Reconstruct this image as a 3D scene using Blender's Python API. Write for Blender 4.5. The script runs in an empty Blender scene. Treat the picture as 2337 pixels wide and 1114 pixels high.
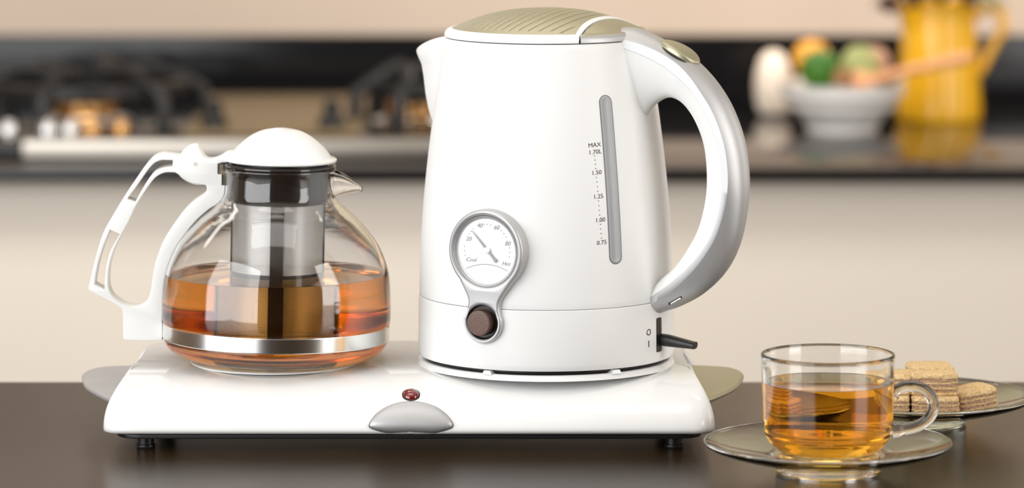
import bpy, bmesh, math, random
import numpy as np
from mathutils import Vector, Matrix
from mathutils.bvhtree import BVHTree
from mathutils.geometry import tessellate_polygon

random.seed(7)
scene = bpy.context.scene
col = scene.collection
PI = math.pi

# ------------------------------------------------------------------ camera
F, YH, CX, H = 10000.0, -700.0, 1168.5, 0.4643   # focal length in px, horizon row, centre column, camera height over the table
cam = bpy.data.cameras.new('camera')
cam_ob = bpy.data.objects.new('camera', cam); col.objects.link(cam_ob)
cam_ob.location = (0, 0, H); cam_ob.rotation_euler = (PI/2, 0, 0)
cam.sensor_width = 36; cam.lens = F/2337*36
cam.shift_y = -(557.0-YH)/2337
cam.clip_start = 0.05; cam.clip_end = 50
cam.dof.use_dof = True; cam.dof.focus_distance = 2.70; cam.dof.aperture_fstop = 6.0
scene.camera = cam_ob

# ------------------------------------------------------------------ world and lights
world = bpy.data.worlds.new('world'); scene.world = world; world.use_nodes = True
bg = world.node_tree.nodes['Background']
bg.inputs[0].default_value = (1.0, 0.93, 0.84, 1); bg.inputs[1].default_value = 0.35

def area(name, loc, target, sx, sy, power, color):
    l = bpy.data.lights.new(name, 'AREA'); l.shape = 'RECTANGLE'; l.size = sx; l.size_y = sy
    l.energy = power; l.color = color
    o = bpy.data.objects.new(name, l); col.objects.link(o); o.location = loc
    d = Vector(target)-Vector(loc)
    if abs(d.x)+abs(d.y) > 0.6*abs(d.z):     # upright box turned about the vertical
        o.rotation_euler = (PI/2-math.atan2(-d.z, math.hypot(d.x, d.y)), 0, math.atan2(-d.x, d.y))
    else:
        o.rotation_euler = (math.atan2(d.y, -d.z), 0, 0)
    return o
area('softbox_left', (-1.27, 1.58, 0.50), (-0.05, 2.77, 0.50), 1.75, 1.9, 49, (0.97, 0.985, 1.0))
area('softbox_right', (1.42, 1.85, 0.50), (0.0, 2.77, 0.50), 0.62, 1.9, 20, (1.0, 0.99, 0.97))
area('background_fill', (-0.6, 3.45, 1.42), (-0.6, 4.62, 0.18), 2.4, 0.45, 23, (1.0, 0.95, 0.88))  # added lamp that brightens the cabinets and back wall
area('right_wall_fill', (0.75, 4.76, 0.352), (0.75, 4.86, 0.0), 1.6, 0.10, 5.6, (1.0, 0.90, 0.80))  # added lamp, lifts the right of the wall and worktop
area('left_wall_fill', (-0.35, 4.80, 0.492), (-0.35, 4.86, 0.0), 0.6, 0.10, 0.15, (1.0, 0.92, 0.82))  # weak added lamp for the wall at the left
area('table_top_fill', (-0.2, 2.5, 1.62), (-0.1, 2.65, 0.0), 1.0, 0.6, 4, (1.0, 0.98, 0.95))  # soft overhead fill, added out of view

scene.view_settings.view_transform = 'Standard'
scene.view_settings.look = 'None'
scene.view_settings.gamma = 1
scene.view_settings.use_curve_mapping = False
scene.view_settings.exposure = 0.07
cy = scene.cycles
cy.use_denoising = True
cy.max_bounces = 20; cy.diffuse_bounces = 3; cy.glossy_bounces = 6
cy.transmission_bounces = 20; cy.transparent_max_bounces = 16; cy.volume_bounces = 0
cy.caustics_refractive = True; cy.caustics_reflective = True; cy.blur_glossy = 0.6
cy.sample_clamp_indirect = 6.0

# ------------------------------------------------------------------ materials
def new_mat(name):
    m = bpy.data.materials.new(name); m.use_nodes = True
    return m, m.node_tree.nodes, m.node_tree.links, m.node_tree.nodes['Principled BSDF']
def mat(name, c, rough=0.4, metal=0.0, spec=0.5, coat=0.0, coat_rough=0.05, trans=0.0, ior=1.45, bump=0, bscale=200, vary=0.0, vscale=60):
    m, N, L, b = new_mat(name)
    b.inputs['Base Color'].default_value = (*c, 1)
    b.inputs['Roughness'].default_value = rough
    b.inputs['Metallic'].default_value = metal
    b.inputs['Specular IOR Level'].default_value = spec
    b.inputs['Coat Weight'].default_value = coat
    b.inputs['Coat Roughness'].default_value = coat_rough
    b.inputs['Transmission Weight'].default_value = trans
    b.inputs['IOR'].default_value = ior
    tc = N.new('ShaderNodeTexCoord')
    if vary > 0:
        n = N.new('ShaderNodeTexNoise'); n.inputs['Scale'].default_value = vscale; n.inputs['Detail'].default_value = 4
        L.new(tc.outputs['Object'], n.inputs['Vector'])
        r = N.new('ShaderNodeValToRGB')
        r.color_ramp.elements[0].position = 0.35; r.color_ramp.elements[1].position = 0.65
        r.color_ramp.elements[0].color = (*[x*(1-vary) for x in c], 1)
        r.color_ramp.elements[1].color = (*[min(1, x*(1+vary)) for x in c], 1)
        L.new(n.outputs['Fac'], r.inputs['Fac']); L.new(r.outputs['Color'], b.inputs['Base Color'])
    if bump > 0:
        n = N.new('ShaderNodeTexNoise'); n.inputs['Scale'].default_value = bscale; n.inputs['Detail'].default_value = 3
        L.new(tc.outputs['Object'], n.inputs['Vector'])
        bp = N.new('ShaderNodeBump'); bp.inputs['Strength'].default_value = bump; bp.inputs['Distance'].default_value = 0.001
        L.new(n.outputs['Fac'], bp.inputs['Height']); L.new(bp.outputs['Normal'], b.inputs['Normal'])
    return m

M = {}
M['white'] = mat('kettle_white_plastic', (0.86, 0.86, 0.85), 0.38, spec=0.35)
M['gloss_white'] = mat('gloss_white_plastic', (0.86, 0.86, 0.85), 0.09, spec=0.5)
M['handle_white'] = mat('handle_white_plastic', (0.88, 0.88, 0.86), 0.32, spec=0.4)
M['warm_white'] = mat('warm_white_plastic', (0.70, 0.69, 0.63), 0.4)
M['silver'] = mat('silver_paint', (0.52, 0.52, 0.525), 0.44, metal=0.55, bump=0.05, bscale=3000)
M['silver_olive_sheen'] = mat('silver_paint_olive_sheen', (0.47, 0.44, 0.31), 0.43, metal=0.75, bump=0.04, bscale=3000)  # silver paint with the olive room reflection mixed into its colour
M['steel'] = mat('polished_steel', (0.80, 0.79, 0.77), 0.20, metal=1.0)
M['black'] = mat('black_plastic', (0.012, 0.012, 0.012), 0.35)
M['gap'] = mat('dark_seam', (0.02, 0.018, 0.016), 0.7)
M['smoke'] = mat('smoked_plastic', (0.030, 0.023, 0.020), 0.12, spec=0.6)
M['grey_window'] = mat('grey_water_window', (0.36, 0.37, 0.38), 0.28, spec=0.4)
M['window_edge'] = mat('window_edge_grey', (0.16, 0.15, 0.15), 0.4)
M['print'] = mat('brown_print', (0.06, 0.03, 0.03), 0.6)
M['grey_print'] = mat('grey_print', (0.30, 0.28, 0.285), 0.6)
M['amber_lens'] = mat('smoky_brown_button', (0.14, 0.075, 0.055), 0.3, bump=0.3, bscale=1500)
M['button_side'] = mat('dark_brown_button_side', (0.05, 0.028, 0.02), 0.2)
M['red_lens'] = mat('red_indicator_lens', (0.17, 0.003, 0.004), 0.06, spec=0.8, coat=1.0)
M['dial'] = mat('dial_white', (0.92, 0.92, 0.92), 0.5)
M['glass'] = mat('clear_glass', (1, 1, 1), 0.0, trans=1.0, ior=1.46)
M['glass_green'] = mat('clear_glass_greenish', (0.96, 1.0, 0.93), 0.0, trans=1.0, ior=1.48)
M['cover_glass'] = mat('dial_cover_glass', (1, 1, 1), 0.0, trans=1.0, ior=1.25)

def liquid(name, density, c):
    m, N, L, b = new_mat(name)
    b.inputs['Base Color'].default_value = (1, 1, 1, 1); b.inputs['Roughness'].default_value = 0
    b.inputs['Transmission Weight'].default_value = 1; b.inputs['IOR'].default_value = 1.33
    v = N.new('ShaderNodeVolumeAbsorption'); v.inputs['Density'].default_value = density
    v.inputs['Color'].default_value = (*c, 1)
    L.new(v.outputs[0], N['Material Output'].inputs['Volume'])
    return m
M['tea_pot'] = liquid('amber_tea_in_pot', 26, (0.93, 0.62, 0.0))
M['tea_cup'] = liquid('amber_tea_in_cup', 52, (0.95, 0.74, 0.0))

def mesh_screen():
    m, N, L, b = new_mat('stainless_mesh_screen')
    b.inputs['Base Color'].default_value = (0.60, 0.59, 0.57, 1); b.inputs['Metallic'].default_value = 0.5
    b.inputs['Roughness'].default_value = 0.38
    uv = N.new('ShaderNodeUVMap'); sep = N.new('ShaderNodeSeparateXYZ'); L.new(uv.outputs[0], sep.inputs[0])
    outs = []
    for ax in ('X', 'Y'):
        mu = N.new('ShaderNodeMath'); mu.operation = 'MULTIPLY'; mu.inputs[1].default_value = 2*PI/3.2
        s = N.new('ShaderNodeMath'); s.operation = 'SINE'
        L.new(sep.outputs[ax], mu.inputs[0]); L.new(mu.outputs[0], s.inputs[0]); outs.append(s)
    mx = N.new('ShaderNodeMath'); mx.operation = 'MAXIMUM'
    L.new(outs[0].outputs[0], mx.inputs[0]); L.new(outs[1].outputs[0], mx.inputs[1])
    mr = N.new('ShaderNodeMapRange'); mr.inputs['From Min'].default_value = -0.2; mr.inputs['From Max'].default_value = 0.6
    mr.inputs['To Min'].default_value = 0.35; mr.inputs['To Max'].default_value = 0.95
    L.new(mx.outputs[0], mr.inputs['Value']); L.new(mr.outputs[0], b.inputs['Alpha'])
    return m
M['mesh'] = mesh_screen()

def wood_table():
    m, N, L, b = new_mat('dark_wenge_table')
    tc = N.new('ShaderNodeTexCoord'); mp = N.new('ShaderNodeMapping'); mp.inputs['Scale'].default_value = (6, 160, 30)
    n = N.new('ShaderNodeTexNoise'); n.inputs['Scale'].default_value = 4; n.inputs['Detail'].default_value = 6
    r = N.new('ShaderNodeValToRGB')
    r.color_ramp.elements[0].color = (0.012, 0.006, 0.002, 1); r.color_ramp.elements[1].color = (0.044, 0.023, 0.007, 1)
    r.color_ramp.elements[0].position = 0.3; r.color_ramp.elements[1].position = 0.75
    L.new(tc.outputs['Object'], mp.inputs[0]); L.new(mp.outputs[0], n.inputs['Vector'])
    L.new(n.outputs['Fac'], r.inputs[0]); L.new(r.outputs[0], b.inputs['Base Color'])
    b.inputs['Roughness'].default_value = 0.26; b.inputs['Specular IOR Level'].default_value = 0.28
    n2 = N.new('ShaderNodeTexNoise'); n2.inputs['Scale'].default_value = 900; L.new(tc.outputs['Object'], n2.inputs['Vector'])
    bp = N.new('ShaderNodeBump'); bp.inputs['Strength'].default_value = 0.12; bp.inputs['Distance'].default_value = 0.0005
    L.new(n2.outputs['Fac'], bp.inputs['Height']); L.new(bp.outputs['Normal'], b.inputs['Normal'])
    return m
M['table'] = wood_table()
M['wall'] = mat('beige_wall', (0.61, 0.50, 0.41), 0.8, vary=0.03, vscale=2)
M['cabinet'] = mat('cream_cabinet_front', (0.69, 0.63, 0.55), 0.5, vary=0.02, vscale=2)
M['olive'] = mat('unseen_cabinet_olive', (0.52, 0.48, 0.33), 0.45)
M['dark_wall'] = mat('grey_room_wall', (0.20, 0.18, 0.16), 0.8)
M['ceiling'] = mat('ceiling_white', (0.70, 0.66, 0.60), 0.9)
M['floor'] = mat('floor_beige_tile', (0.45, 0.38, 0.30), 0.4, vary=0.1, vscale=3)
M['granite'] = mat('black_granite', (0.010, 0.010, 0.011), 0.10, spec=0.4, vary=0.5, vscale=400)
M['splash'] = mat('black_glass_splashback', (0.008, 0.008, 0.009), 0.12, spec=0.35)
M['iron'] = mat('cast_iron_enamel', (0.015, 0.015, 0.016), 0.38)
M['hob_steel'] = mat('brushed_hob_steel', (0.44, 0.40, 0.35), 0.36, metal=1.0)
M['hob_tan'] = mat('tan_hob_panel', (0.27, 0.195, 0.105), 0.40, metal=0.35)
M['brass'] = mat('burner_brass', (0.80, 0.45, 0.18), 0.25, metal=1.0)
M['chrome'] = mat('burner_chrome', (0.9, 0.9, 0.9), 0.12, metal=1.0)
M['porcelain'] = mat('white_porcelain', (0.93, 0.90, 0.86), 0.25, coat=0.3)
M['egg'] = mat('cream_ceramic', (0.85, 0.74, 0.62), 0.35)
M['yellow'] = mat('yellow_enamel', (0.90, 0.48, 0.015), 0.14, coat=0.6)
M['orange'] = mat('orange_peel', (0.90, 0.42, 0.05), 0.45, bump=0.3, bscale=300)
M['green'] = mat('green_pepper_skin', (0.04, 0.16, 0.006), 0.3)
M['pale_green'] = mat('pear_skin', (0.45, 0.48, 0.18), 0.4, vary=0.2, vscale=30)
M['blush'] = mat('blush_apple_skin', (0.60, 0.33, 0.22), 0.4, vary=0.2, vscale=30)
M['nut'] = mat('brown_nut_shell', (0.30, 0.15, 0.06), 0.5)
M['leaf'] = mat('dark_leaf', (0.05, 0.10, 0.02), 0.5)
M['petal'] = mat('dark_red_petal', (0.06, 0.022, 0.010), 0.6)
M['stalk'] = mat('stem_brown', (0.12, 0.08, 0.03), 0.6)
M['spoon'] = mat('peach_spoon_wood', (0.88, 0.42, 0.20), 0.4)

def wafer_mat(name, c1, c2, sc):
    m, N, L, b = new_mat(name)
    tc = N.new('ShaderNodeTexCoord'); n = N.new('ShaderNodeTexNoise'); n.inputs['Scale'].default_value = sc
    n.inputs['Detail'].default_value = 6; n.inputs['Roughness'].default_value = 0.7
    r = N.new('ShaderNodeValToRGB'); r.color_ramp.elements[0].position = 0.38; r.color_ramp.elements[1].position = 0.6
    r.color_ramp.elements[0].color = (*c1, 1); r.color_ramp.elements[1].color = (*c2, 1)
    L.new(tc.outputs['Object'], n.inputs['Vector']); L.new(n.outputs['Fac'], r.inputs[0]); L.new(r.outputs[0], b.inputs['Base Color'])
    b.inputs['Roughness'].default_value = 0.85; b.inputs['Specular IOR Level'].default_value = 0.2
    bp = N.new('ShaderNodeBump'); bp.inputs['Strength'].default_value = 0.6; bp.inputs['Distance'].default_value = 0.0008
    L.new(n.outputs['Fac'], bp.inputs['Height']); L.new(bp.outputs['Normal'], b.inputs['Normal'])
    return m
M['wafer'] = wafer_mat('wafer_sheet', (0.58, 0.37, 0.17), (0.84, 0.63, 0.34), 600)
M['cream'] = wafer_mat('cocoa_cream', (0.26, 0.13, 0.075), (0.68, 0.46, 0.29), 1100)

# ------------------------------------------------------------------ helpers
def obj(name, verts, faces, m, parent=None, smooth=True, angle=40, uvs=None):
    me = bpy.data.meshes.new(name)
    me.from_pydata([tuple(v) for v in verts], [], [tuple(f) for f in faces])
    me.materials.append(m)
    if smooth:
        me.polygons.foreach_set('use_smooth', [True]*len(me.polygons))
    if uvs is not None:
        lay = me.uv_layers.new(name='UVMap')
        for l in me.loops:
            lay.data[l.index].uv = uvs[l.vertex_index]
    bm = bmesh.new(); bm.from_mesh(me)
    if uvs is None:
        bmesh.ops.remove_doubles(bm, verts=bm.verts, dist=1e-7)
        bmesh.ops.recalc_face_normals(bm, faces=bm.faces)
    if smooth:
        for e in bm.edges:
            if len(e.link_faces) == 2 and e.calc_face_angle(0) > math.radians(angle):
                e.smooth = False
    bm.to_mesh(me); bm.free()
    o = bpy.data.objects.new(name, me); col.objects.link(o)
    if parent: o.parent = parent
    return o
def tag(o, label, cat, group=None):
    o['label'] = label; o['category'] = cat
    if group: o['group'] = group
    return o
def thing(name, label, cat, loc, rot=(0, 0, 0), group=None):
    o = bpy.data.objects.new(name, None); col.objects.link(o); o.empty_display_size = 0.02
    o.location = loc; o.rotation_euler = rot
    return tag(o, label, cat, group)
def struct(o):
    o['kind'] = 'structure'; return o

def catmull(P, n=6):
    P = [np.array(p, float) for p in P]
    out = []
    for i in range(len(P)-1):
        p0 = P[i-1] if i > 0 else 2*P[0]-P[1]
        p1, p2 = P[i], P[i+1]
        p3 = P[i+2] if i+2 < len(P) else 2*P[-1]-P[-2]
        for k in range(n):
            t = k/n
            out.append(0.5*((2*p1)+(-p0+p2)*t+(2*p0-5*p1+4*p2-p3)*t*t+(-p0+3*p1-3*p2+p3)*t**3))
    out.append(P[-1]); return out

def lathe(name, prof, m, parent=None, seg=96, c=(0, 0, 0), a0=0.0, a1=2*PI, angle=40, close=False, uv=False):
    """profile of (r, z) pairs in metres turned about the vertical axis through c"""
    full = abs(a1-a0-2*PI) < 1e-6
    na = seg if full else seg+1
    v, f, uvs = [], [], []
    for (r, z) in prof:
        for k in range(na):
            a = a0+(a1-a0)*k/seg
            v.append((c[0]+r*math.cos(a), c[1]+r*math.sin(a), c[2]+z)); uvs.append((a*r/S, z/S))
    n = len(prof)
    for i in range(n if close else n-1):
        i2 = (i+1) % n
        for k in range(seg):
            k2 = (k+1) % na
            f.append((i*na+k, i*na+k2, i2*na+k2, i2*na+k))
    if close and not full:
        f.append([i*na for i in range(n)]); f.append([i*na+seg for i in reversed(range(n))])
    return obj(name, v, f, m, parent, angle=angle, uvs=uvs if uv else None)

def box(name, lo, hi, m, parent=None, bevel=0.0):
    bm = bmesh.new(); bmesh.ops.create_cube(bm, size=1)
    for v in bm.verts:
        v.co = Vector([(lo[i]+hi[i])/2+v.co[i]*(hi[i]-lo[i]) for i in range(3)])
    if bevel: bmesh.ops.bevel(bm, geom=bm.edges[:], offset=bevel, segments=3, affect='EDGES', profile=0.5)
    v = [x.co.copy() for x in bm.verts]; bm.verts.index_update(); f = [[x.index for x in p.verts] for p in bm.faces]; bm.free()
    return obj(name, v, f, m, parent, angle=25)

def tube(name, path, rad, m, parent=None, seg=16, flat=None):
    """tube along a 3-D path, one radius per point, round ends closed"""
    P = [Vector(p) for p in path]; n = len(P); v, f = [], []
    up = None
    for i in range(n):
        t = (P[min(i+1, n-1)]-P[max(i-1, 0)]).normalized()
        if up is None:
            up = Vector((0, 1, 0)) if abs(t.y) < 0.9 else Vector((1, 0, 0))
        a = (up-t*up.dot(t)).normalized(); b = t.cross(a); up = a
        r = rad[i] if hasattr(rad, '__len__') else rad
        for k in range(seg):
            q = 2*PI*k/seg
            v.append(P[i]+a*math.cos(q)*r*(flat or 1)+b*math.sin(q)*r)
    for i in range(n-1):
        for k in range(seg):
            f.append((i*seg+k, i*seg+(k+1) % seg, (i+1)*seg+(k+1) % seg, (i+1)*seg+k))
    f.append(list(range(seg))[::-1]); f.append([(n-1)*seg+k for k in range(seg)])
    return obj(name, v, f, m, parent, angle=50)

def inset_loop(P, d, outward=False):
    """move a closed 2-D loop inward by d (counter-clockwise or clockwise handled)"""
    P = [np.array(p, float) for p in P]; n = len(P)
    A = sum(P[i][0]*P[(i+1) % n][1]-P[(i+1) % n][0]*P[i][1] for i in range(n))
    s = 1 if A > 0 else -1
    if outward: s = -s
    out = []
    for i in range(n):
        e = P[(i+1) % n]-P[i-1]; l = np.hypot(*e) or 1
        out.append(P[i]+s*d*np.array([-e[1], e[0]])/l)
    return out

def plate(name, outer, holes, to3d, depth, bevel, m, parent=None, back_open=False, angle=35):
    """plate cut from a 2-D outline with holes. to3d(p, h): h = 0 back .. depth front. bevelled front and back rims"""
    v, f = [], []
    def addloop(P, h):
        i0 = len(v); v.extend([to3d(p, h) for p in P]); return list(range(i0, i0+len(P)))
    def bridge(a, b):
        n = len(a)
        for i in range(n): f.append((a[i], a[(i+1) % n], b[(i+1) % n], b[i]))
    fronts, backs = [], []
    for k, P in enumerate([outer]+holes):
        out = k > 0
        steps = [(0, 0)]+[(bevel*(1-math.cos(q)), bevel*(1-math.sin(q))) for q in (0.0, PI/6, PI/3, PI/2)][::1] if bevel else [(0, 0)]
        # from side wall to front face
        prof = [(bevel*(1-math.cos(q)), depth-bevel*(1-math.sin(q))) for q in (0, PI/6, PI/3, PI/2)] if bevel else [(0, depth)]
        prof_b = [(bevel*(1-math.cos(q)), bevel*(1-math.sin(q))) for q in (PI/2, PI/3, PI/6, 0)] if (bevel and not back_open) else [(0, 0)]
        loops = []
        for (d, h) in prof_b+prof:
            loops.append((inset_loop(P, d, outward=out) if d else [np.array(p, float) for p in P], h))
        ids = [addloop(*l) for l in loops]
        for a, b in zip(ids, ids[1:]): bridge(a, b)
        fronts.append((loops[-1][0], ids[-1])); backs.append((loops[0][0], ids[0]))
    for sets in ([fronts] if back_open else [fronts, backs]):
        polys = [[Vector((p[0], p[1], 0)) for p in P] for P, _ in sets]
        flat = [i for _, ids in sets for i in ids]
        for t in tessellate_polygon(polys): f.append(tuple(flat[i] for i in t))
    return obj(name, v, f, m, parent, angle=angle)

def ellipse(cx, cy, rx, ry, n=48):
    return [(cx+rx*math.cos(2*PI*k/n), cy+ry*math.sin(2*PI*k/n)) for k in range(n)]
def text2d(s, size, shear=0.0):
    c = bpy.data.curves.new('txt', 'FONT'); c.body = s; c.size = size; c.align_x = 'CENTER'; c.align_y = 'CENTER'; c.shear = shear
    c.resolution_u = 3
    o = bpy.data.objects.new('txt', c); col.objects.link(o)
    me = bpy.data.meshes.new_from_object(o.evaluated_get(bpy.context.evaluated_depsgraph_get()))
    v = [(p.co.x, p.co.y) for p in me.vertices]; f = [tuple(p.vertices) for p in me.polygons]
    bpy.data.objects.remove(o); bpy.data.curves.remove(c); bpy.data.meshes.remove(me)
    return v, f
def P3(px, py, D):      # the point at depth D that the photograph shows at (px, py)
    return Vector(((px-CX)*D/F, D, H-(py-YH)*D/F))
D0 = 2.778; S = D0/F
def z0(y): return H-(y-YH)*S

# ------------------------------------------------------------------ setting
struct(box('floor', (-3, -1.6, -0.95), (3, 5.2, -0.90), M['floor']))
struct(box('ceiling', (-3, -1.6, 1.70), (3, 5.2, 1.75), M['ceiling']))
struct(box('wall_back', (-3, 5.02, -0.9), (3, 5.12, 1.7), M['wall']))
struct(box('wall_left', (-3.1, -1.6, -0.9), (-3, 5.2, 1.7), M['wall']))
struct(box('wall_right', (1.9, -1.6, -0.9), (2.0, 5.2, 1.7), M['wall']))
area('side_fill_right', (1.85, 3.3, 0.55), (0.0, 2.9, 0.55), 1.1, 1.1, 7, (0.98, 0.99, 1.0))  # added side fill for the right flank of the kettle
struct(box('wall_front', (-3, -1.7, -0.9), (3, -1.6, 1.7), M['dark_wall']))

# the table in front: an island with a thick dark top
isl = thing('kitchen_table', 'dark brown wooden table top that carries the tea set', 'table', (0, 2.3, -0.9))
tt = box('table_top', (-1.1, 1.75-2.3, 0.86), (1.1, 2.955-2.3, 0.90), M['table'], isl, bevel=0.002)
for sx in (-1.02, 1.02):
    for sy in (-0.47, 0.57):
        box('leg', (sx-0.035, sy-0.035, 0), (sx+0.035, sy+0.035, 0.86), M['table'], isl, bevel=0.003)

# counter run behind
cab = thing('base_cabinet', 'long cream base cabinet run under the black worktop', 'cabinet', (0, 4.65, -0.9))
box('carcass', (-2.2, -0.31, 0.10), (1.88, 0.36, 0.886), M['cabinet'], cab)
box('plinth', (-2.2, -0.26, 0.0), (1.88, 0.36, 0.10), M['black'], cab)
for k in range(3):
    x0 = -1.65+1.1*k
    box('door', (x0+0.0008, -0.33, 0.11), (x0+1.0992, -0.31, 0.884), M['cabinet'], cab, bevel=0.0006)
wt = box('worktop', (-2.2, 4.28, -0.014), (1.88, 5.01, 0.0), M['granite'], bevel=0.003)
tag(wt, 'glossy black stone worktop on the cream cabinets', 'worktop')
sp = box('splashback', (-2.2, 5.0, 0.0005), (1.88, 5.02, 0.074), M['splash'], bevel=0.001)
tag(sp, 'low glossy black splashback along the beige wall', 'splashback')
wc = thing('unseen_wall_cabinet', 'olive wall cabinet added out of view to tint the reflections', 'cabinet', (0.75, 4.85, 0.36))  # unseen, added so that metal and table pick up olive
box('carcass', (-0.85, -0.16, 0), (0.85, 0.17, 0.7), M['olive'], wc)
for k in range(3):
    box('door', (-0.85+k*0.5667+0.002, -0.18, 0.003), (-0.85+(k+1)*0.5667-0.002, -0.16, 0.697), M['olive'], wc, bevel=0.002)
hd = thing('unseen_range_hood', 'steel range hood added out of view for grey reflections', 'range hood', (-0.35, 4.85, 0.50))  # unseen, added to give the left side something grey to reflect
plate('canopy', [(-0.40, 0.0), (0.40, 0.0), (0.40, 0.05), (0.14, 0.22), (-0.14, 0.22), (-0.40, 0.05)], [], lambda p, h: (p[0], 0.16-h, p[1]), 0.36, 0.002, M['silver'], hd)
box('flue', (-0.13, -0.1, 0.21), (0.13, 0.16, 1.19), M['silver'], hd, bevel=0.002)

# ------------------------------------------------------------------ hob
hob = thing('gas_hob', 'black and steel gas hob set in the black worktop', 'hob', (-0.24, 4.62, 0.0005))
def hx(x): return x+0.24
box('hob_plate', (hx(-0.60), -0.25, 0), (hx(0.12), 0.27, 0.014), M['splash'], hob, bevel=0.003)
box('front_rail', (hx(-0.487), -0.272, 0.002), (hx(0.11), -0.252, 0.021), M['hob_steel'], hob, bevel=0.003)
box('control_panel', (hx(-0.335), -0.17, 0.014), (hx(-0.155), 0.25, 0.0185), M['hob_tan'], hob, bevel=0.002)
for kx in (-0.306, -0.185):
    k = lathe('knob', [(0, 0.028), (0.006, 0.028), (0.008, 0.026), (0.009, 0.012), (0.014, 0.008), (0.015, 0.0), (0, 0)], M['black'], hob, 24, (hx(kx), -0.12, 0.0185))
for bx, br in ((-0.450, 0.098), (-0.098, 0.040)):
    c = (hx(bx), 0.0, 0.014)
    lathe('burner_base', [(0, 0.010), (0.03, 0.010), (0.045, 0.004), (0.05, 0.0), (0, 0)], M['chrome'], hob, 32, c)
    lathe('burner_ring', [(0.018, 0.010), (0.034, 0.010), (0.034, 0.020), (0.018, 0.022)], M['brass'], hob, 32, c, close=True)
    lathe('burner_cap', [(0, 0.028), (0.026, 0.027), (0.030, 0.022), (0, 0.022)], M['iron'], hob, 32, c)
    ps = lathe('pan_support', [(br, 0.044), (br+0.011, 0.042), (br+0.011, 0.032), (br, 0.032)], M['iron'], hob, 48, c, close=True)
    for k in range(6):
        a = k*PI/3+0.26
        ca, sa = math.cos(a), math.sin(a)
        pts = [(c[0]+ca*r, c[1]+sa*r, c[2]+z) for r, z in ((br+0.03, 0.0), (br+0.028, 0.03), (br+0.005, 0.044), (br*0.7, 0.056), (br*0.35, 0.050))]
        tube('support_arm', pts, 0.0075, M['iron'], ps, 8)
for x in (-0.56, -0.515, -0.475, -0.452, -0.43, -0.40):
    lathe('igniter', [(0, 0.014), (0.006, 0.013), (0.009, 0.006), (0.009, 0), (0, 0)], M['chrome'] if x not in (-0.43, -0.40) else M['brass'], hob, 16, (hx(x), -0.14, 0.014))

# ------------------------------------------------------------------ things on the worktop at the right
e = lathe('egg_shaker', [(0, 0.070), (0.008, 0.068), (0.015, 0.060), (0.0195, 0.045), (0.021, 0.030), (0.0195, 0.012), (0.016, 0.001), (0, 0)], M['egg'], None, 40)
e.location = (( 1765-CX)*4.84/F, 4.84, 0.0005); tag(e, 'cream egg-shaped ceramic shaker left of the fruit bowl', 'shaker')
bx = (1922-CX)*4.64/F
bowl = thing('fruit_bowl', 'white ribbed porcelain bowl heaped with fruit', 'bowl', (bx, 4.64, 0.0005))
op = [(0, 0.004), (0.033, 0.004), (0.035, 0), (0.037, 0.0), (0.038, 0.006), (0.043, 0.014), (0.050, 0.022), (0.0515, 0.0235), (0.055, 0.026), (0.061, 0.036), (0.0625, 0.0375), (0.064, 0.040), (0.066, 0.049), (0.068, 0.052)]
ip = [(0.066, 0.052), (0.062, 0.044), (0.052, 0.026), (0.038, 0.013), (0, 0.010)]
lathe('bowl_body', op+ip, M['porcelain'], bowl, 64)
for r_, zz in ((0.0565, 0.0265), (0.0655, 0.0415)):
    lathe('rib', [(r_-0.004, zz-0.0012), (r_+0.0008, zz-0.001), (r_+0.0008, zz+0.001), (r_-0.004, zz+0.0012)], M['porcelain'], bowl, 64, close=True)
def fruit(name, label, px, py, D, r, m, sq=1.0, stem=True):
    p = P3(px, py, D)
    t = thing(name, label, 'fruit' if 'pepper' not in name else 'vegetable', (p.x, p.y, p.z-r*sq))
    prof = [(r*math.sin(q)*(1.0), r*sq*(1-math.cos(q))) for q in np.linspace(0, PI, 14)]
    prof[-1] = (0, prof[-1][1]-r*0.12); prof[-2] = (prof[-2][0], prof[-2][1]-r*0.02)
    lathe('skin', prof, m, t, 32)
    if stem: tube('stem', [(0, 0, 2*r*sq-r*0.2), (r*0.06, 0, 2*r*sq), (r*0.18, 0, 2*r*sq+r*0.15)], r*0.07, M['stalk'], t, 8)
fruit('orange', 'orange at the back left of the white bowl', 1853, 135, 4.67, 0.021, M['orange'])
fruit('green_pepper', 'dark green pepper in front of the orange in the bowl', 1872, 160, 4.622, 0.022, M['green'], 1.0)
fruit('pear', 'pale green pear at the right side of the bowl', 1962, 152, 4.63, 0.020, M['pale_green'], 1.15)
fruit('apple', 'blush pink apple behind the pale green pear', 1990, 148, 4.668, 0.020, M['blush'])
fruit('walnut', 'small brown nut between the pepper and the pear', 1922, 178, 4.60, 0.011, M['nut'], 1.0, False)
fruit('plum', 'small brown fruit at the right rim of the bowl', 2022, 182, 4.64, 0.012, M['nut'], 1.0, False)
sp0, sp1 = P3(1990, 180, 4.60), P3(2218, 128, 4.56)
so = thing('wooden_spoon', 'peach coloured spoon handle leaning out of the bowl to the right', 'spoon', sp0)
dd = sp1-sp0
tube('handle', [dd*t for t in (0.0, 0.1, 0.5, 0.9, 0.97, 1.0)], [0.0045, 0.0045, 0.005, 0.0065, 0.006, 0.003], M['spoon'], so, 12)
tube('spoon_bowl', [dd*t for t in (-0.22, -0.18, -0.1, 0.0)], [0.004, 0.011, 0.011, 0.0045], M['spoon'], so, 12, flat=0.5)

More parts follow.
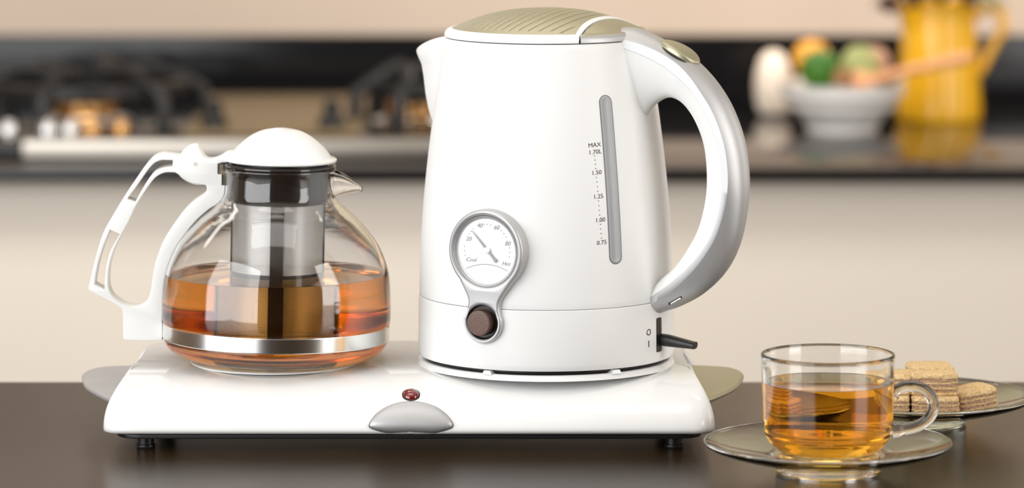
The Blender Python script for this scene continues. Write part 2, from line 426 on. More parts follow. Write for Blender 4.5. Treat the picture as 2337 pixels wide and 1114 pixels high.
jx = (2143-CX)*4.77/F
jug = thing('yellow_jug', 'tall yellow enamel jug holding dark flowers', 'jug', (jx, 4.77, 0.0005))
JS = 0.86
jo = catmull([(0.0455, 0.0), (0.0465, 0.010), (0.0450, 0.040), (0.0428, 0.075), (0.0412, 0.100), (0.0402, 0.120), (0.0402, 0.140), (0.0415, 0.150)], 4)
jo = [(p[0], p[1]*JS) for p in jo]
prof = [(0, 0.0)]+[tuple(p) for p in jo]+[(0.0402, 0.151*JS)]+[(p[0]-0.0022, p[1]+0.001) for p in reversed(jo)]+[(0, 0.003)]
jb = lathe('jug_body', prof, M['yellow'], jug, 64)
for v in jb.data.vertices:     # pouring lip drawn out to the left
    a = math.atan2(v.co.y, -v.co.x)
    if v.co.z > 0.095 and abs(a) < 0.8:
        v.co.x -= 0.009*((v.co.z-0.095)/0.034)**1.5*math.cos(a/0.8*PI/2)**2
hp = catmull([(0.040, 0, 0.112), (0.052, 0, 0.122), (0.066, 0, 0.118), (0.070, 0, 0.098), (0.062, 0, 0.085), (0.048, 0, 0.058), (0.043, 0, 0.050)], 5)
tube('handle', hp, 0.0055, M['yellow'], jug, 12, flat=1.5)
spots = [(-0.056, -0.020, 0.120, 'dark red flower hanging lowest over the left lip of the yellow jug'), (-0.032, -0.052, 0.130, 'dark red flower hanging over the left half of the jug mouth'), (-0.004, -0.054, 0.133, 'dark red flower at the middle front of the jug mouth'), (0.028, -0.052, 0.131, 'dark red flower drooping over the right half of the jug mouth'), (0.000, 0.005, 0.152, 'dark red flower tallest at the back of the yellow jug')]
for k, (fx_, fy_, fz_, lb) in enumerate(spots):
    fl = thing('flower', lb, 'flower', (jx, 4.77, 0.0045), group='flowers in the yellow jug')
    top = Vector((fx_, fy_, fz_)); foot_ = Vector((fx_*0.3, fy_*0.6, 0.006)); mid = Vector((fx_*0.45, fy_*0.5, 0.122))
    tube('stem', [tuple(p) for p in catmull([foot_, mid, Vector((fx_*0.85, fy_*0.9, 0.137)), top], 4)], 0.0014, M['stalk'], fl, 6)
    lathe('flower_head', [(0, -0.008), (0.008, -0.004), (0.0125, 0.005), (0.010, 0.012), (0.005, 0.009), (0, 0.011)], M['petal'], fl, 10, tuple(top))
lf_l = ['leaf spilling over the jug rim furthest left', 'dark leaf at the left front of the jug rim', 'green leaf at the right front of the jug rim', 'dark leaf over the rim beside the jug handle']
for k, ang_ in enumerate((-2.9, -2.0, -0.9, -0.2)):
    L_ = 0.040
    o = Vector((0.036*math.cos(ang_), 0.038*math.sin(ang_), 0.1325)); d_ = Vector((math.cos(ang_), math.sin(ang_)*0.5, 0.12)).normalized()
    sd = Vector((-d_.y, d_.x, 0)).normalized()
    vs, fs = [], []
    for i in range(7):
        t = i/6; w = 0.011*math.sin(PI*min(1, t*0.92+0.08))
        c_ = o+d_*L_*t+Vector((0, 0, 0.004*math.sin(PI*t)-0.020*t*t))
        for q in (-1, 0, 1): vs.append(c_+sd*w*q+Vector((0, 0, -0.002*abs(q))))
    for i in range(6):
        for q in range(2): fs.append((i*3+q, i*3+q+1, i*3+q+4, i*3+q+3))
    lf = obj('leaf', vs, fs, M['leaf'] if k in (2, 3) else M['petal']); sm = lf.modifiers.new('s', 'SOLIDIFY'); sm.thickness = 0.0008
    lf.location = (jx, 4.77, 0.0045)
    tag(lf, lf_l[k], 'leaf', 'leaves in the yellow jug')

# ------------------------------------------------------------------ base unit
BX = -0.0633; BZ = 0.0
base = thing('warming_base', 'glossy white double base carrying the teapot and the kettle', 'appliance base', (BX, 2.78, 0))
bp_ = catmull([(2.686, 0.0100), (2.6815, 0.0112), (2.6805, 0.0145), (2.6845, 0.0215), (2.6925, 0.0290), (2.706, 0.0352), (2.724, 0.0392), (2.748, 0.0409), (2.780, 0.0412), (2.845, 0.0412), (2.866, 0.0408), (2.878, 0.0375), (2.885, 0.028), (2.889, 0.0100)], 5)
def xend(z, y=2.7): return 0.1882-0.0118*max(0, min(1, (z-0.010)/0.031))**2.4-0.0035*max(0, min(1, (y-2.745)/0.08))
prof = [tuple(p) for p in bp_]
Xs = list(np.linspace(-0.93, 0.93, 25)); Xs = [-1, -0.997, -0.990, -0.980, -0.968, -0.955]+Xs+[0.955, 0.968, 0.980, 0.990, 0.997, 1]
v, f = [], []
npf = len(prof)
def base_pt(s, y, z):
    xe = xend(z, y); x = s*xe; ax = abs(x)
    rx, ry = 0.013, 0.017
    q = max(0, (ax-(xe-rx))/rx); k = 1-max(0.0, min(1, (z-0.010)/0.031))*0.85
    ins = ry*(1-math.sqrt(max(0, 1-q*q)))*k
    yy = y+ins if y < 2.77 else y-ry*1.7*(1-math.sqrt(max(0, 1-max(0, (ax-(xe-0.024))/0.024)**2)))
    return (x, yy-2.78, z)
for s in Xs:
    for (y, z) in prof: v.append(base_pt(s, y, z))
for i in range(len(Xs)-1):
    for j in range(npf-1): f.append((i*npf+j, i*npf+j+1, (i+1)*npf+j+1, (i+1)*npf+j))
for side, row in ((-1, 0), (1, len(Xs)-1)):
    r0 = [row*npf+j for j in range(npf)]
    prev = r0
    for sc_, dx in ((0.985, 0.0), (0.955, 0.0012), (0.95, 0.010)):
        ids = []
        for j in r0:
            p = v[j]; ids.append(len(v))
            v.append((p[0]-side*dx, (p[1]+0.0)*sc_, 0.010+(p[2]-0.010)*(sc_ if sc_ > 0.98 else sc_-0.01)))
        for j in range(npf-1): f.append((prev[j], prev[j+1], ids[j+1], ids[j]))
        prev = ids
    f.append(prev)
bot = [i*npf for i in range(len(Xs))]+[i*npf+npf-1 for i in reversed(range(len(Xs)))]
f.append(bot)
shell = obj('shell', v, f, M['gloss_white'], base, angle=32)
# dark underside and feet
def rrect(x0, x1, y0, y1, r, n=6):
    out = []
    for cx_, cy_, a in ((x1-r, y1-r, 0), (x0+r, y1-r, PI/2), (x0+r, y0+r, PI), (x1-r, y0+r, 1.5*PI)):
        for k in range(n+1): out.append((cx_+r*math.cos(a+PI/2*k/n), cy_+r*math.sin(a+PI/2*k/n)))
    return out
plate('underside', rrect(-0.180, 0.180, -0.0965, 0.094, 0.016), [], lambda p, h: (p[0], p[1], 0.0075+h), 0.0027, 0.0005, M['black'], base)
for fx in (333, 1538):
    for fy in (2.6975, 2.862):
        X_ = (fx-CX)*2.6975/F-BX
        lathe('foot', [(0, 0), (0.0056, 0), (0.0060, 0.0008), (0.0058, 0.0020), (0.0050, 0.0024), (0.0050, 0.0078), (0, 0.0078)], M['black'], base, 32, (X_, fy-2.78, 0.0))
# silver side plates
wing = catmull([(-0.1700, 0.058), (-0.1808, 0.056), (-0.1994, 0.0500), (-0.2078, 0.0395), (-0.2112, 0.022), (-0.2100, 0.006), (-0.2046, -0.027), (-0.1950, -0.055), (-0.1840, -0.079), (-0.1750, -0.086)], 4)
wing = [tuple(p) for p in wing]
for s in (1, -1):
    w_ = plate('side_plate', [(p[0]*s, p[1]) for p in wing], [], lambda p, h: (p[0], p[1], 0.0262+h), 0.0034, 0.0014, M['silver'] if s == 1 else M['silver_olive_sheen'], base, angle=50)  # right plate is the same silver, olive reflection in its colour
    w_['label'] = 'thin silver plate at the %s end' % ('left' if s == 1 else 'right')
# points on the front of the base as the photograph shows them
base_w = Matrix.Translation(Vector((BX, 2.78, 0)))
bvh = BVHTree.FromPolygons([base_w @ Vector(p.co) for p in shell.data.vertices], [tuple(p.vertices) for p in shell.data.polygons])
def hit(px, py, tree):
    o = Vector((0, 0, H)); d = (P3(px, py, 3.0)-o).normalized()
    l, n, i, t = tree.ray_cast(o, d)
    if l is None: return None
    if n.dot(d) > 0: n = -n
    return l, n
def blob(name, outline, tree, layers, m, parent, inv):
    """raised pad on a surface: outline in photograph pixels cast onto the surface, layers of (scale, height)"""
    cx_ = sum(p[0] for p in outline)/len(outline); cy_ = sum(p[1] for p in outline)/len(outline)
    v, f = [], []; n = len(outline)
    ch = hit(cx_, cy_, tree); base_h = []
    for p in outline:
        for k in range(40):
            r = hit(cx_+(p[0]-cx_)*(1-k*0.01), cy_+(p[1]-cy_)*(1-k*0.01), tree)
            if r: break
        base_h.append(r or ch)
    for (sc_, h) in layers:
        for p, q in zip(outline, base_h):
            r = hit(cx_+(p[0]-cx_)*sc_, cy_+(p[1]-cy_)*sc_, tree) or q
            v.append(inv @ (r[0]+ch[1]*h))
    for i in range(len(layers)-1):
        for k in range(n): f.append((i*n+k, i*n+(k+1) % n, (i+1)*n+(k+1) % n, (i+1)*n+k))
    f.append([(len(layers)-1)*n+k for k in range(n)])
    return obj(name, v, f, m, parent, angle=45)
binv = base_w.inverted()
top_arc = catmull([(843, 972), (848, 960), (862, 944), (885, 929), (912, 920.5), (938, 918), (964, 920), (992, 929), (1014, 944), (1028, 960), (1033, 970)], 3)
bot_arc = catmull([(1032, 976), (1022, 981), (1000, 987), (970, 992), (938, 994), (906, 992), (876, 987), (854, 981), (844, 976)], 3)
crs = [tuple(p) for p in top_arc+bot_arc]
blob('rim_seam', [((p[0]-938)*1.018+938, (p[1]-957)*1.03+957-0.5) for p in crs], bvh, [(1, -0.0004), (1, 0.0003), (0.9, 0.0004)], M['gap'], base, binv)
pb = blob('power_button', crs, bvh, [(1, -0.0005), (1.0, 0.0012), (0.985, 0.0019), (0.955, 0.0024), (0.85, 0.0030), (0.6, 0.0036), (0.3, 0.0038), (0.1, 0.0039)], M['silver'], base, binv)
pb['label'] = 'silver half-moon button'
blob('lamp_bezel', ellipse(938, 902, 20.5, 13.5, 32), bvh, [(1, -0.0004), (1, 0.0005), (0.93, 0.0007), (0.9, 0.0003)], M['gap'], base, binv)
il = blob('indicator_lamp', ellipse(938, 902, 18.8, 12, 32), bvh, [(1, 0), (0.97, 0.0009), (0.85, 0.0017), (0.6, 0.0024), (0.3, 0.0028), (0.1, 0.0029)], M['red_lens'], base, binv)
il['label'] = 'red oval indicator lamp'
# kettle dock and warming plate
KX = (1246.5-CX)*S; KY = D0
dc = (KX-BX, KY-2.78, 0.0)
lathe('kettle_dock', [(0.0818, 0.0405), (0.0806, 0.0420), (0.0797, 0.0433), (0.0787, 0.0438), (0.0774, 0.0438), (0.0765, 0.0436), (0.0700, 0.0434), (0, 0.0434), (0, 0.0405)], M['gloss_white'], base, 128, dc, angle=30)
for k in range(6):
    a = math.radians(-90-27.5+60*k)
    u = Vector((math.cos(a), math.sin(a), 0)); w = Vector((-u.y, u.x, 0)); vs = []
    for r, z, hw in ((0.0742, 0.0434, 0.0032), (0.0808, 0.0434, 0.0032), (0.0803, 0.0458, 0.0022), (0.0742, 0.0458, 0.0022)):
        for s in (-1, 1): vs.append(Vector(dc)+u*r+w*hw*s+Vector((0, 0, z)))
    obj('dock_lug', vs, [(0, 1, 3, 2), (2, 3, 5, 4), (4, 5, 7, 6), (6, 7, 1, 0), (0, 2, 4, 6), (1, 7, 5, 3)], M['gloss_white'], base, smooth=False)
PXc = (629-CX)*S
lathe('warming_plate', [(0.0540, 0.0405), (0.0535, 0.0415), (0.0525, 0.0418), (0, 0.0418), (0, 0.0405)], M['gloss_white'], base, 96, (PXc-BX, D0-2.78, 0), angle=30)

# ------------------------------------------------------------------ kettle
PHI = math.radians(27.5); cs, sn = math.cos(PHI), math.sin(PHI)
KZ = 0.0459
ket = thing('electric_kettle', 'tall white electric kettle with silver lid and silver handle', 'kettle', (KX, KY, KZ), (0, 0, -PHI))
def kz(y): return z0(y)-KZ
pf = np.polyfit([82, 175, 265, 415, 572, 665], [230.5, 245, 258.5, 276.6, 286.5, 289.3], 3)
def RK(y): return float(np.polyval(pf, y)) if y < 668 else 290.0+min(1, (y-668)/80)*1.5
kprof = [(0, 92), (222, 92), (226, 84), (229.5, 84)]+[(RK(y), y) for y in np.linspace(86, 666, 50)]+[(288.6, 667.6)]
body = lathe('body', [(r*S, kz(y)) for r, y in kprof], M['white'], ket, 160, angle=40)
lathe('seam_ring', [(287.6*S, kz(666)), (287.6*S, kz(671)), (280*S, kz(671)), (280*S, kz(666))], M['window_edge'], ket, 128, close=True)
lathe('lower_body', [(r*S, kz(y)) for r, y in [(280, 668.9), (289.0, 668.9), (290.2, 670), (291.0, 700), (291.5, 760), (291.5, 790), (290.5, 799), (287.5, 804), (278, 804.6), (270, 803), (0, 803)]], M['white'], ket, 160)
lathe('base_ring', [(r*S, kz(y)) for r, y in [(0, 802), (277, 802), (277, 808.5), (272, 812.5), (0, 812.5)]], M['black'], ket, 96)
kw = Matrix.Translation(Vector((KX, KY, KZ))) @ Matrix.Rotation(-PHI, 4, 'Z'); kinv = kw.inverted()

# lid
HD = 45.0
def lid_h(r):            # height over the plane at row 63.5, in px
    if r < 213: return HD*(1-(r/213)**2.4)
    return float(np.interp(r, [213, 217, 222, 226, 230, 232], [0, -0.2, -0.8, -2.5, -6.5, -10]))
def kpt(lx, ly, h): return (lx*S, ly*S, kz(63.5-h))
def bow(ly): return 25*(1-(ly/177)**2)
def b_in(ly): return 138+13*abs(ly/150)**3
def b_out(ly): return 151+14*abs(ly/164)**3
gx = [97-21*k for k in range(13)]
us = set([-250, 170])
for g in gx+[118]:
    for d in (-2.4, -1.2, 0, 1.2, 2.4): us.add(g+d)
for q in np.arange(-248, 170, 7):
    if min(abs(q-g) for g in gx+[118]) > 3: us.add(float(q))
us = sorted(us); lys = list(np.linspace(-219, 219, 111))
v, f, idx = [], [], {}
def groove(u, ly, r):
    best = 0
    for g in gx+[118]:
        d = abs(u-g)
        if d < 2.5:
            lim = 197 if g != 118 else 205
            if r < lim and (g != 118 or abs(ly) > 118): best = max(best, 2.8*math.exp(-(d/1.0)**2))
    return best
for i, u in enumerate(us):
    for j, ly in enumerate(lys):
        lx = u+bow(ly); r = math.hypot(lx, ly)
        if r > 220 or lx > b_in(ly)+9: continue
        idx[i, j] = len(v); v.append(kpt(lx, ly, lid_h(r)-(0.6 if r > 213 else 0)-groove(u, ly, r)))
for i in range(len(us)-1):
    for j in range(len(lys)-1):
        q = [idx.get((i, j)), idx.get((i+1, j)), idx.get((i+1, j+1)), idx.get((i, j+1))]
        if None not in q: f.append(q)
        elif sum(x is not None for x in q) == 3: f.append([x for x in q if x is not None])
lid = obj('lid', v, f, M['silver_olive_sheen'], ket, angle=60)
lid['label'] = 'silver domed lid with curved grooves, olive reflection in its colour'
# white surround of the lid: ring sector and cross band
ringp = [(213.5, 65.5), (213.8, 62.6), (217, 62.4), (222, 63.6), (227, 66.6), (230.5, 71), (232.3, 77), (232.3, 81.2), (230, 82.2), (224, 82.5), (213.5, 72)]
A1 = math.radians(44.6)
lathe('lid_ring', [(r*S, kz(y)) for r, y in ringp], M['handle_white'], lid, 120, a0=A1, a1=2*PI-A1, close=True, angle=50)
v, f = [], []
rows = list(np.linspace(-163, 163, 61))
for ly in rows:
    xi, xo = b_in(ly), b_out(ly)
    for lx, dz in ((xi, -4), (xi, 1.0), (xi+1.5, 1.8), (xo-1.5, 1.8), (xo, 1.0), (xo, -8)):
        v.append(kpt(lx, ly, lid_h(min(231, math.hypot(lx, ly)))+dz))
for i in range(len(rows)-1):
    for j in range(5): f.append((i*6+j, i*6+j+1, (i+1)*6+j+1, (i+1)*6+j))
f.append((0, 1, 2, 3, 4, 5)); f.append([(len(rows)-1)*6+j for j in range(6)])
obj('lid_band', v, f, M['handle_white'], lid, angle=40)
lathe('lid_gap', [(0, kz(90)), (227.5*S, kz(90)), (227.5*S, kz(74)), (220*S, kz(69)), (205*S, kz(68)), (180*S, kz(56)), (0, kz(56))], M['gap'], ket, 96)
# rear cap carrying the handle
v, f = [], []
nu = 30
for i in range(nu+1):
    ang = math.radians(-43+86*i/nu)
    for j in range(13):
        # from the boundary curve out to the rim along this direction
        lo_ = 150.0
        for _ in range(30):
            if lo_*math.cos(ang) < b_out(lo_*math.sin(ang))+3: lo_ += 2.6
        r = lo_+(228-lo_)*j/12 if lo_ < 227 else 228
        v.append(kpt(r*math.cos(ang), r*math.sin(ang), lid_h(r)+(0.8 if j < 12 else 0)))
for i in range(nu):
    for j in range(12): f.append((i*13+j, i*13+j+1, (i+1)*13+j+1, (i+1)*13+j))
cap = obj('rear_cap', v, f, M['silver_olive_sheen'], ket, angle=60)
A2 = math.radians(43.4)
lathe('cap_side', [(r*S, kz(y)) for r, y in [(213.5, 66), (217, 63.2), (222, 63.8), (227, 66.6), (230.5, 71), (232.3, 77), (232.3, 81.2), (230, 82.2), (224, 82.5), (213.5, 72)]], M['silver'], cap, 40, a0=-A2, a1=A2, close=True, angle=50)

# handle: stations given as the photograph shows them, put back on the handle's own plane
def K(px, py, ly):
    q = (px-CX)/F; lym = ly*S
    lx = (q*(D0+lym*cs)-KX-lym*sn)/(cs+q*sn)
    D = D0-lx*sn+lym*cs
    return lx, H-(py-YH)*D/F-KZ
st = [  # N (inner), T (seam), C (near back edge), A (back silhouette), half width
 ((1440, 300), (1396, 100), (1396, 86), (1400, 64), 62),
 ((1466, 268), (1430, 113), (1432, 93), (1450, 62), 58),
 ((1484, 243), (1472, 130), (1477, 107), (1500, 82), 53),
 ((1505, 228), (1515, 153), (1522, 130), (1552, 112), 50),
 ((1528, 225), (1548, 180), (1560, 160), (1594, 141), 50),
 ((1555, 241), (1580, 212), (1594, 204), (1638, 187), 50),
 ((1581, 279), (1611, 264), (1628, 261), (1674, 246), 50),
 ((1600, 332), (1637, 332), (1652, 330), (1701, 322), 50),
 ((1607, 396), (1646, 404), (1661, 404), (1711.5, 402), 50),
 ((1604, 456), (1643, 463), (1655, 468), (1709, 475), 50),
 ((1588, 522), (1625, 530), (1634, 538), (1693, 556), 50),
 ((1562, 572), (1596, 580), (1602, 592), (1661, 620), 49),
 ((1534, 611), (1560, 620), (1567, 633), (1612, 668), 48),
 ((1508, 634), (1524, 651), (1528, 668), (1562, 696), 47),
 ((1490, 652), (1495, 671), (1497, 688), (1528, 708), 46),
 ((1474, 676), (1478, 682), (1479, 700), (1502, 716), 44),
 ((1440, 700), (1440, 702), (1440, 712), (1460, 718), 40)]
sec = []
for N_, T_, C_, A_, w in st:
    sec.append(list(K(*N_, -22))+list(K(*T_, -w))+list(K(*C_, -w))+list(K(*A_, 14))+[w*S])
sec = catmull(sec, 6)
def handle_mesh(name, m, silver):
    v, f = [], []; per = None
    for q in sec:
        N_, T_, C_, A_, w = q[0:2], q[2:4], q[4:6], q[6:8], q[8]
        loop = []
        if not silver:
            for k in range(25):
                s = math.sin(-PI/2+PI*k/24); fr = (1-abs(s)**2.4)
                P_ = T_+(N_-T_)*fr; loop.append((P_[0], s*w*0.985, P_[1]))
        else:
            for k in range(25):
                s = math.sin(-PI/2+PI*k/24); fr = (1-abs(s)**2.3)
                P_ = C_+(A_-C_)*fr; loop.append((P_[0], s*w, P_[1]))
            e_ = (T_-C_)*0.97
            loop.insert(0, (C_[0]+e_[0], -w, C_[1]+e_[1])); loop.append((C_[0]+e_[0], w, C_[1]+e_[1]))
        per = len(loop); v += loop
    n = len(sec)
    for i in range(n-1):
        for k in range(per): f.append((i*per+k, i*per+(k+1) % per, (i+1)*per+(k+1) % per, (i+1)*per+k))
    f.append(list(range(per))); f.append([(n-1)*per+k for k in range(per)])
    return obj(name, v, f, m, ket, angle=38)
hw_ = handle_mesh('handle', M['handle_white'], False); hw_['label'] = 'white inner side of the handle'
hs = handle_mesh('handle_shell', M['silver'], True); hs['label'] = 'silver outer shell of the handle'
# lid release pad on the crown of the handle
A_curve = [Vector((q[6], 0, q[7])) for q in sec]
i0, i1 = 14, 24
pc = (A_curve[i0]+A_curve[i1])/2
pc = A_curve[19]
tg = (A_curve[23]-A_curve[15]).normalized(); nr = Vector((-tg.z, 0, tg.x))
if nr.z < 0: nr = -nr
def pad(name, a, b, hs_, m, parent, lift=0.0):
    v, f = [], []; n = 40
    for sc_, h in hs_:
        for k in range(n):
            q = 2*PI*k/n
            lx_ = a*sc_*math.cos(q); wy = b*sc_*math.sin(q)
            v.append(pc+tg*lx_*S+Vector((0, wy*S, 0))+nr*(h+lift-0.0022*lx_*lx_)*S)
    for i in range(len(hs_)-1):
        for k in range(n): f.append((i*n+k, i*n+(k+1) % n, (i+1)*n+(k+1) % n, (i+1)*n+k))
    f.append([(len(hs_)-1)*n+k for k in range(n)])
    return obj(name, v, f, m, parent, angle=40)
pad('release_recess', 54, 41, [(1, -14), (1, -3.5), (0.97, -2.5)], M['gap'], hs)
rp = pad('release_button', 51, 38, [(1, -14), (1, 4), (0.975, 6.5), (0.93, 8), (0.8, 9), (0.4, 10), (0.1, 10.2)], M['silver_olive_sheen'], hs)
# small slot near the lower end of the handle
hb = BVHTree.FromPolygons([kw @ p.co for p in hs.data.vertices], [tuple(p.vertices) for p in hs.data.polygons])
def rot_rect(cx_, cy_, l, w, a, n=6):
    return [(cx_+x*math.cos(a)-y*math.sin(a), cy_+x*math.sin(a)+y*math.cos(a)) for x, y in rrect(-l/2, l/2, -w/2, w/2, w*0.45, n)]
blob('end_slot', rot_rect(1541, 686, 34, 5, -0.50), hb, [(1, -0.0002), (1, 0.0003), (0.8, 0.0003)], M['gap'], hs, kinv)
blob('end_clip', rot_rect(1542, 685.6, 28, 3, -0.50), hb, [(1, 0), (1, 0.0007), (0.7, 0.0009)], M['steel'], hs, kinv)

# spout
tip = [(952, 118), (957, 131), (963, 144), (967, 170), (971.5, 215), (977, 245), (984.5, 270), (991, 292)]
Ls = []
for px, py in tip:
    lx, zz = K(px, py, 0); Ls.append((zz, -lx/S))
zs = [a for a, b in Ls][::-1]; ls = [b for a, b in Ls][::-1]
ztop = kz(84); v, f = [], []; NT, NV = 32, 26
for i in range(NV+1):
    vv = (i/NV)**1.2
    for j in range(NT+1):
        t = -1+2*j/NT
        fr = (1-abs(t)**1.25)
        zt = ztop+(K(952, 117, 0)[1]-ztop)*fr**1.4
        z = zt+(kz(292)-zt)*vv
        L_ = float(np.interp(z, zs, ls)); y_img = 63.5-(z-kz(63.5))/S
        R_ = RK(max(84, y_img))-2
        al = math.radians(24)*(1-vv)**0.75+0.01
        if z > zs[-1]: L_ = ls[-1]-(z-zs[-1])/S*0.0
        L2 = R_+(max(L_, R_)-R_)*fr
        a = PI+t*al
        v.append((L2*S*math.cos(a), L2*S*math.sin(a), z))
for i in range(NV):
    for j in range(NT): f.append((i*(NT+1)+j, i*(NT+1)+j+1, (i+1)*(NT+1)+j+1, (i+1)*(NT+1)+j))
c0 = len(v); v.append((-222*S, 0, kz(85)))
for j in range(NT): f.append((j+1, j, c0))
obj('spout', v, f, M['white'], ket, angle=70)

# wrapping flat marks onto the body
def wrap(b0, y0, u, w, lift=0.35):      # u to the right, w up, in px
    y = y0-w; R = RK(y)+lift
    b = b0+u/RK(y0)
    return (R*S*math.sin(b), -R*S*math.cos(b), kz(y))
def beta(px, py):                        # angle on the body of the point seen at (px, py)
    th = 0.5
    for _ in range(40):
        # image row -> local row, given the point's depth
        R = RK(py)
        D = D0-R*S*math.cos(th)
        yl = (H-(py-YH)*D/F); yrow = (H-yl)/S+YH
        R = RK(min(805, max(84, yrow)))
        x = (px-CX)*D/F-KX
        th = math.asin(max(-1, min(1, x/(R*S))))
    return th+PHI, yrow
bvk_done = None
def strip(name, b_top, y_top, b_bot, y_bot, hw, layers, m, parent):
    """long rounded pad wrapped on the body; layers of (half-width change, lift)"""
    v, f = [], []; n = None
    for dw, lift in layers:
        w_ = hw+dw; pts = []
        for k in range(13): a = PI*k/12; pts.append((w_*math.cos(a), y_top+hw-w_*math.sin(a)))
        for k in range(1, 20): pts.append((-w_, y_top+hw+(y_bot-y_top-2*hw)*k/20))
        for k in range(13): a = PI+PI*k/12; pts.append((w_*math.cos(a), y_bot-hw-w_*math.sin(a)))
        for k in range(1, 20): pts.append((w_, y_bot-hw+(y_top-y_bot+2*hw)*k/20))
        n = len(pts)
        for x, y in pts:
            tt_ = (y-y_top)/(y_bot-y_top); b = b_top+(b_bot-b_top)*tt_
            v.append(wrap(b, y, x, 0, lift))
    for i in range(len(layers)-1):
        for k in range(n): f.append((i*n+k, i*n+(k+1) % n, (i+1)*n+(k+1) % n, (i+1)*n+k))
    # cap as a ladder of quads across
    o = (len(layers)-1)*n
    for k in range(13+19):
        a, b = o+6+0, 0
    L_ = list(range(o+6, o+6-7, -1))  # right side of the top arc, downwards
    left = [o+k for k in range(6, 12+20+7)]
    right = [o+k % n for k in range(6+n, 6+n-(len(left)), -1)]
    for a in range(len(left)-1):
        q = [left[a], left[a+1], right[a+1], right[a]]
        q = list(dict.fromkeys(q))
        if len(q) >= 3: f.append(q)
    return obj(name, v, f, m, parent, angle=45)
bt, yt = beta(1380.5, 218); bb, yb = beta(1405.5, 602)
wg = strip('water_window', bt, yt, bb, yb, 15.5, [(1.2, -3), (1.2, 0.6), (0.2, 0.8)], M['window_edge'], ket)
wg2 = strip('window_lens', bt, yt+0.6, bb, yb-0.6, 14.6, [(0, -1), (0, 1.4), (-1.5, 2.2), (-4, 2.2), (-5.5, 1.6)], M['grey_window'], wg)
wg2['label'] = 'grey translucent water level window'
def marks(name, items, m, parent):
    v, f = [], []
    for s, px, py, size, sx in items:
        b, y = beta(px, py); slope = 0.06
        if s == '.':
            tv = [(1.1*math.cos(k*PI/4), 1.1*math.sin(k*PI/4)) for k in range(8)]; tf = [tuple(range(8))]
        elif s == 'O':
            tv, tf = [], []
            for k in range(24):
                a = 2*PI*k/24
                tv += [(8.2*math.cos(a), 7.2*math.sin(a)), (5.4*math.cos(a), 5.0*math.sin(a))]
            tf = [(2*k, 2*k+1, (2*k+3) % 48, (2*k+2) % 48) for k in range(24)]
        elif s == '|':
            tv = [(-1.6, -7), (1.6, -7), (1.6, 7), (-1.6, 7)]; tf = [(0, 1, 2, 3)]
        else:
            tv, tf = text2d(s, size)
        o = len(v)
        for x, w in tv: v.append(wrap(b, y, x*sx, w+x*sx*slope, 0.5))
        f += [tuple(o+i for i in t) for t in tf]
    return obj(name, v, f, m, parent, smooth=False)
it = [('MAX', 1357, 331.5, 13.6, 1.08), ('1.70L', 1358, 347.5, 13.6, 1.08), ('1.50', 1361.5, 394.5, 13.6, 1.08), ('1.25', 1365.5, 449, 13.6, 1.08), ('1.00', 1370, 502.5, 13.6, 1.08), ('0.75', 1373.5, 554, 13.6, 1.08)]
for y0_, x0_, y1_, x1_ in ((356, 1357, 385, 1359.5), (405, 1361, 437, 1364), (459, 1366, 491, 1368.5), (512.5, 1370, 543.5, 1372.5)):
    for k in range(4): it.append(('.', x0_+(x1_-x0_)*k/3, y0_+(y1_-y0_)*k/3, 1, 1.2))
marks('volume_scale', it, M['print'], ket)
marks('switch_marks', [('O', 1480.5, 758.5, 1, 1), ('|', 1480.5, 785, 1, 1)], M['print'], ket)

# switch lever under the handle; flat dark panel stands for the slot's shade
bsl, ysl = beta(1504, 764)
v = []
for w in (38, -38):
    for u in (-9, 9): v.append(wrap(bsl, ysl, u, w, 0.5))
outl = rrect(-12.5, 12.5, -38.5, 38.5, 4, 4)
vs = [wrap(bsl, ysl, p[0], p[1], 0.6) for p in outl]; vin = [wrap(bsl, ysl, p[0], p[1], -2) for p in outl]; n = len(outl)
slot = obj('slot_shade_panel', vs+vin, [tuple(range(n))]+[(k, (k+1) % n, n+(k+1) % n, n+k) for k in range(n)], M['black'], ket, angle=30)
vs = [wrap(bsl, ysl, p[0], p[1], 0.9) for p in rrect(5.5, 12.5, -38, 38, 3, 4)]  # flat lighter strip in place of the slot's inner wall
obj('slot_wall_strip', vs, [tuple(range(len(vs)))], M['stalk'], slot, smooth=False)
p0 = Vector(K(1496, 772, 0)[:1]+(0,)+K(1496, 772, 0)[1:]); p1 = Vector((K(1586, 789, 0)[0], 0, K(1586, 789, 0)[1]))
dl = (p1-p0); ln = dl.length; dl.normalize(); nl = Vector((-dl.z, 0, dl.x)); nl = nl if nl.z > 0 else -nl
v, f = [], []
for t, hh, ww in ((0, 9, 10), (0.15, 13, 14), (0.3, 13.5, 15), (0.6, 11, 15), (0.9, 8.5, 15), (1.0, 8, 14.5)):
    c_ = p0+dl*ln*t
    for k in range(16):
        a = 2*PI*k/16; ce, se = math.cos(a), math.sin(a)
        ce = math.copysign(abs(ce)**0.7, ce); se = math.copysign(abs(se)**0.7, se)
        v.append(c_+Vector((0, ce*ww*S, 0))+nl*se*hh*S)
for i in range(5):
    for k in range(16): f.append((i*16+k, i*16+(k+1) % 16, (i+1)*16+(k+1) % 16, (i+1)*16+k))
f.append(list(range(16))); f.append([80+k for k in range(16)])
lv = obj('switch_lever', v, f, M['black'], ket, angle=35); lv['label'] = 'black switch lever'

